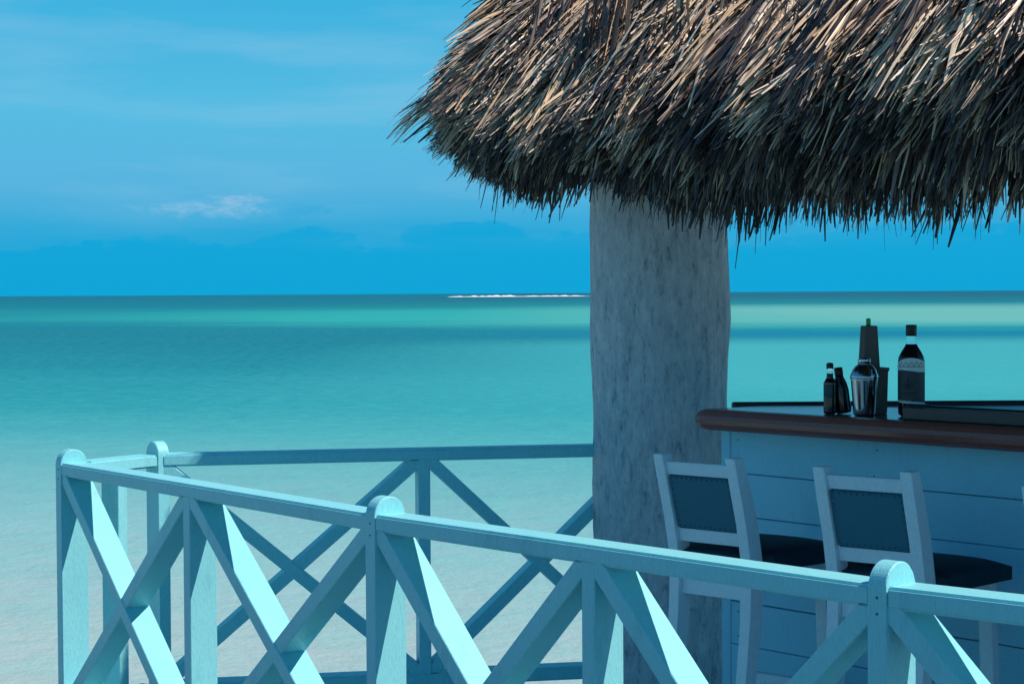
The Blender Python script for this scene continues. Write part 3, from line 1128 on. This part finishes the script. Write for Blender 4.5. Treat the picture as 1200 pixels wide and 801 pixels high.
def make_strands(n_cl, s_lo, s_hi, per, wscale=1.0, t_lo=0.0, t_hi=1.0, bias=1.0):
    """clumps of leaflets: returns (n,4,3,3) vertex grid and tint"""
    cs = rng.uniform(s_lo, s_hi, n_cl)
    ct = t_lo + (t_hi - t_lo) * rng.uniform(0, 1, n_cl) ** bias
    n = n_cl * per
    ci = np.repeat(np.arange(n_cl), per)
    fan = np.tile(np.linspace(-1, 1, per), n_cl) + rng.normal(0, .25, n)
    lean_c = np.clip(rng.normal(-0.03, 0.12, n_cl), -0.24, 0.22)
    lift_c = np.clip(rng.normal(-0.07, 0.16, n_cl), -0.36, 0.14)
    tint_c = np.where(rng.uniform(0, 1, n_cl) < 0.46, rng.normal(0.25, 0.10, n_cl), rng.normal(0.72, 0.13, n_cl))
    out_c = rng.normal(0, 0.030, n_cl)
    s = cs[ci] + fan * 0.05 + rng.normal(0, 0.012, n)
    t = np.clip(ct[ci] + rng.normal(0, 0.025, n), 0, 1)
    w, z = tips(t, s)
    al = np.interp(t, PT, PA)
    fr_ = np.clip(1 - t / 0.35, 0, 1)                      # how much this is the hanging fringe
    ln_ = lown(cs, 1, 1.7)[ci] * 0.6 + lown(cs, 2, 5.0)[ci] * 0.55
    z = z + fr_ * (0.085 * ln_ + rng.normal(0, 0.028, n)) + (1 - fr_) * rng.normal(0, 0.02, n)
    # the fringe is trimmed higher round the end of the roof
    z = z + fr_ * np.interp(s, [-4, -1.9, -1.7, -1.5, -1.3, -1.0, -0.75, -0.58, -0.46, -0.14, -0.06, 0.1],
                            [-0.05, -0.05, -0.10, -0.09, -0.05, -0.04, -0.015, 0.0, 0.085, 0.085, 0.0, 0.03])
    # the rear eave sits higher
    kr = np.clip((s - 0.95) / 0.6, 0, 1)
    z = z + 0.2 * kr
    z = z + fr_ * 0.09 * np.clip(1.6 - np.abs(s - 0.7) / 0.6, 0, 1)
    w = w - out_c[ci] - np.abs(rng.normal(0, 0.024, n)) + 0.016
    w = w - 0.03 * lown(cs, 3, 2.3)[ci] + 0.055 * np.clip(1.3 - np.abs(s - 0.75) / 0.6, 0, 1)
    P, N, T = eave(s)
    tip = np.concatenate([P - N * w[:, None], z[:, None]], 1)
    al = al + lift_c[ci] + rng.normal(0, 0.04, n)
    lat = lean_c[ci] + fan * 0.09 + rng.normal(0, 0.035, n)
    N3 = np.concatenate([N, np.zeros((n, 1))], 1)
    T3 = np.concatenate([T, np.zeros((n, 1))], 1)
    U3 = np.array([0, 0, 1.0])
    Lg = rng.uniform(0.42, 0.78, n) * (1 - 0.15 * fr_)
    wd = (0.0028 + 0.0066 * rng.uniform(0, 1, n) ** 1.6) * wscale
    curl = np.clip(rng.normal(0.12, 0.16, n), -0.25, 0.45)
    rows = []
    taus = np.array([0.0, 0.45, 0.8, 1.0])
    wprof = np.array([0.85, 1.0, 0.80, 0.30])
    d_tip = None
    pos = tip.copy()
    pts = [pos]
    segs = np.diff(taus)[::-1]
    tau_mid = [(taus[3] + taus[2]) / 2, (taus[2] + taus[1]) / 2, (taus[1] + taus[0]) / 2]
    dirs = []
    for k, sg in enumerate(segs):
        aa = al + curl * (tau_mid[k] - 0.5) * 1.4
        dr = N3 * np.cos(aa)[:, None] - U3 * np.sin(aa)[:, None] + T3 * (lat * (0.6 + 0.4 * tau_mid[k]))[:, None]
        dr /= np.linalg.norm(dr, axis=1, keepdims=True)
        pos = pos - dr * (Lg * sg)[:, None]
        pts.append(pos)
        dirs.append(dr)
    pts = pts[::-1]
    dm = dirs[1]
    roll = rng.normal(0.36, 0.80, n)
    side0 = T3 - dm * (T3 * dm).sum(1, keepdims=True)
    side0 /= np.linalg.norm(side0, axis=1, keepdims=True)
    nrm0 = np.cross(side0, dm)
    nrm0 *= np.sign(nrm0[:, 2:3] + 1e-9)
    side = side0 * np.cos(roll)[:, None] + nrm0 * np.sin(roll)[:, None]
    nrm = np.cross(side, dm)
    nrm *= np.sign(nrm[:, 2:3] + 1e-9)
    fold = rng.uniform(0.15, 0.6, n)
    grid = np.zeros((n, 4, 3, 3))
    for r_ in range(4):
        hw = (wd * wprof[r_])[:, None]
        grid[:, r_, 0] = pts[r_] - side * hw
        grid[:, r_, 1] = pts[r_] + nrm * hw * fold[:, None]
        grid[:, r_, 2] = pts[r_] + side * hw
    tint = np.clip(tint_c[ci] + rng.normal(0, 0.15, n) + 0.04 - 0.42 * np.clip(1 - t / 0.5, 0, 1), 0, 1)  # tint darkens the lower layers to paint in shade along the fringe
    return grid, tint, s, t


FQ = []
for r_ in range(3):
    for c_ in range(2):
        i0 = r_ * 3 + c_
        FQ.append((i0, i0 + 1, i0 + 4, i0 + 3))
FQ = np.array(FQ)


def strand_mesh(name, grid, tint):
    n = len(grid)
    me = bpy.data.meshes.new(name)
    nv = n * 12
    co = grid.reshape(-1, 3) - np.array([Q.x, Q.y, 0])
    faces = (np.arange(n)[:, None, None] * 12 + FQ[None]).reshape(-1, 4)
    me.vertices.add(nv)
    me.vertices.foreach_set('co', co.astype(np.float32).ravel())
    me.loops.add(faces.size)
    me.loops.foreach_set('vertex_index', faces.astype(np.int32).ravel())
    me.polygons.add(len(faces))
    me.polygons.foreach_set('loop_start', np.arange(0, faces.size, 4, dtype=np.int32))
    me.polygons.foreach_set('loop_total', np.full(len(faces), 4, dtype=np.int32))
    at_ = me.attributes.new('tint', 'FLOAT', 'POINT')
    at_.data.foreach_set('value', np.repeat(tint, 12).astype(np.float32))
    me.update(calc_edges=True)
    me.validate()
    return me


def build_roof():
    # packed core under the strands (two-sided sheet with the section of the roof, closed at the top)
    ss = np.concatenate([np.linspace(-FRONT_L, 0, 24)[:-1], np.linspace(0, ARC, 30), np.linspace(ARC, ARC + BACK_L, 24)[1:]])
    P, N, T = eave(ss)
    sec_end = [(0.62, 1.97), (0.40, 1.96), (0.24, 2.04), (0.19, 2.16), (0.26, 2.32), (0.52, 2.62), (0.87, 3.00), (1.22, 3.38)]
    bm = bmesh.new()
    rows = []
    secf = [(0.62, 1.95), (0.40, 1.95), (0.26, 1.96), (0.22, 2.02), (0.30, 2.12), (0.56, 2.36), (0.95, 2.74), (1.35, 3.14)]
    for i in range(len(ss)):
        k = min(1, max(0, (ss[i] + 0.35) / 1.0))
        k = k * k * (3 - 2 * k)
        sec = [(a * k + c * (1 - k), b_ * k + d * (1 - k)) for (a, b_), (c, d) in zip(sec_end, secf)]
        rows.append([bm.verts.new((P[i, 0] - N[i, 0] * w - Q.x, P[i, 1] - N[i, 1] * w - Q.y, z + 0.2 * min(1, max(0, (ss[i] - 0.95) / 0.6)) + 0.02 * noise.noise(Vector((ss[i] * 3, w * 5, 0)))))
                     for w, z in sec])
    for a, b_ in zip(rows, rows[1:]):
        for k in range(len(sec) - 1):
            bm.faces.new((a[k], a[k + 1], b_[k + 1], b_[k]))
    apex = bm.verts.new((4.6 - Q.x, 5.6 - Q.y, 5.2))
    for a, b_ in zip(rows, rows[1:]):
        bm.faces.new((a[-1], apex, b_[-1]))
    # inner lining: a second cone below, so the roof has thickness from underneath
    apex2 = bm.verts.new((4.4 - Q.x, 5.7 - Q.y, 4.3))
    for a, b_ in zip(rows, rows[1:]):
        bm.faces.new((b_[0], apex2, a[0]))
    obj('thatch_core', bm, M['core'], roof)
    grids, tints, svals, tvals = [], [], [], []
    for args in ((1080, -2.7, ARC * 0.62, 12, 1.0, 0.0, 1.0, 0.9),      # seen face, all layers
                 (360, -2.7, ARC * 0.62, 12, 0.42, 0.0, 1.0, 0.9),     # fine frayed fibres
                 (400, -2.7, ARC * 0.62, 12, 0.9, 0.0, 0.16, 1.0),      # hanging fringe
                 (230, ARC * 0.55, ARC + 3.4, 12, 1.0, 0.0, 0.35, 1.0),   # rear fringe
                 (200, ARC * 0.62, ARC + 4.4, 10, 1.6, 0.2, 0.6, 1.0),    # rear slope
                 (220, -4.4, -2.5, 10, 1.6, 0.0, 1.0, 1.0)):              # front, outside the frame
        g, ti, s, t = make_strands(*args)
        ok = (s < 0.95) | (t < 0.5)
        g, ti, s, t = g[ok], ti[ok], s[ok], t[ok]
        grids.append(g); tints.append(ti); svals.append(s); tvals.append(t)
    # a loose bundle poking out of the round end
    for (s0, t0, k) in ((0.80, 0.50, 18), (0.74, 0.52, 14), (0.92, 0.40, 8), (0.05, 0.12, 14), (-1.1, 0.05, 14)):
        g, ti, s, t = make_strands(1, s0 - 0.01, s0 + 0.01, k, 0.9, t0 - 0.01, t0 + 0.01)
        _, N_, _ = eave(s)
        d = g[:, 3, 1] - g[:, 0, 1]
        d /= np.linalg.norm(d, axis=1, keepdims=True)
        g = g + (d * ((0.13 if t0 > 0.45 else 0.05) + 0.06 * rng.uniform(0, 1, len(g)))[:, None])[:, None, None, :]
        grids.append(g); tints.append(ti); svals.append(s); tvals.append(t)
    g = np.concatenate(grids); ti = np.concatenate(tints); s = np.concatenate(svals); t = np.concatenate(tvals)
    # the 300 broadest leaflets of the outer, sunlit layers are parts of their own
    wid = np.linalg.norm(g[:, 1, 2] - g[:, 1, 0], axis=1)
    P0, N0, _ = eave(s)
    outer = ((g[:, 3, 1, :2] - P0) * N0).sum(1) + tips(t, s)[0]
    score = np.where((s > -2.0) & (s < 1.3) & (t > 0.25) & (t < 0.9), wid * 60 + outer * 12, -9)
    idx = np.argsort(-score)[:300]
    mask = np.ones(len(g), bool)
    mask[idx] = False
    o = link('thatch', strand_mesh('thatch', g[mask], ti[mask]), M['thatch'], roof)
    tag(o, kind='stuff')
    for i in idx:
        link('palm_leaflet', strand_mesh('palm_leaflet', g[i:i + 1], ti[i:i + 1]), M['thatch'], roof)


build_roof()
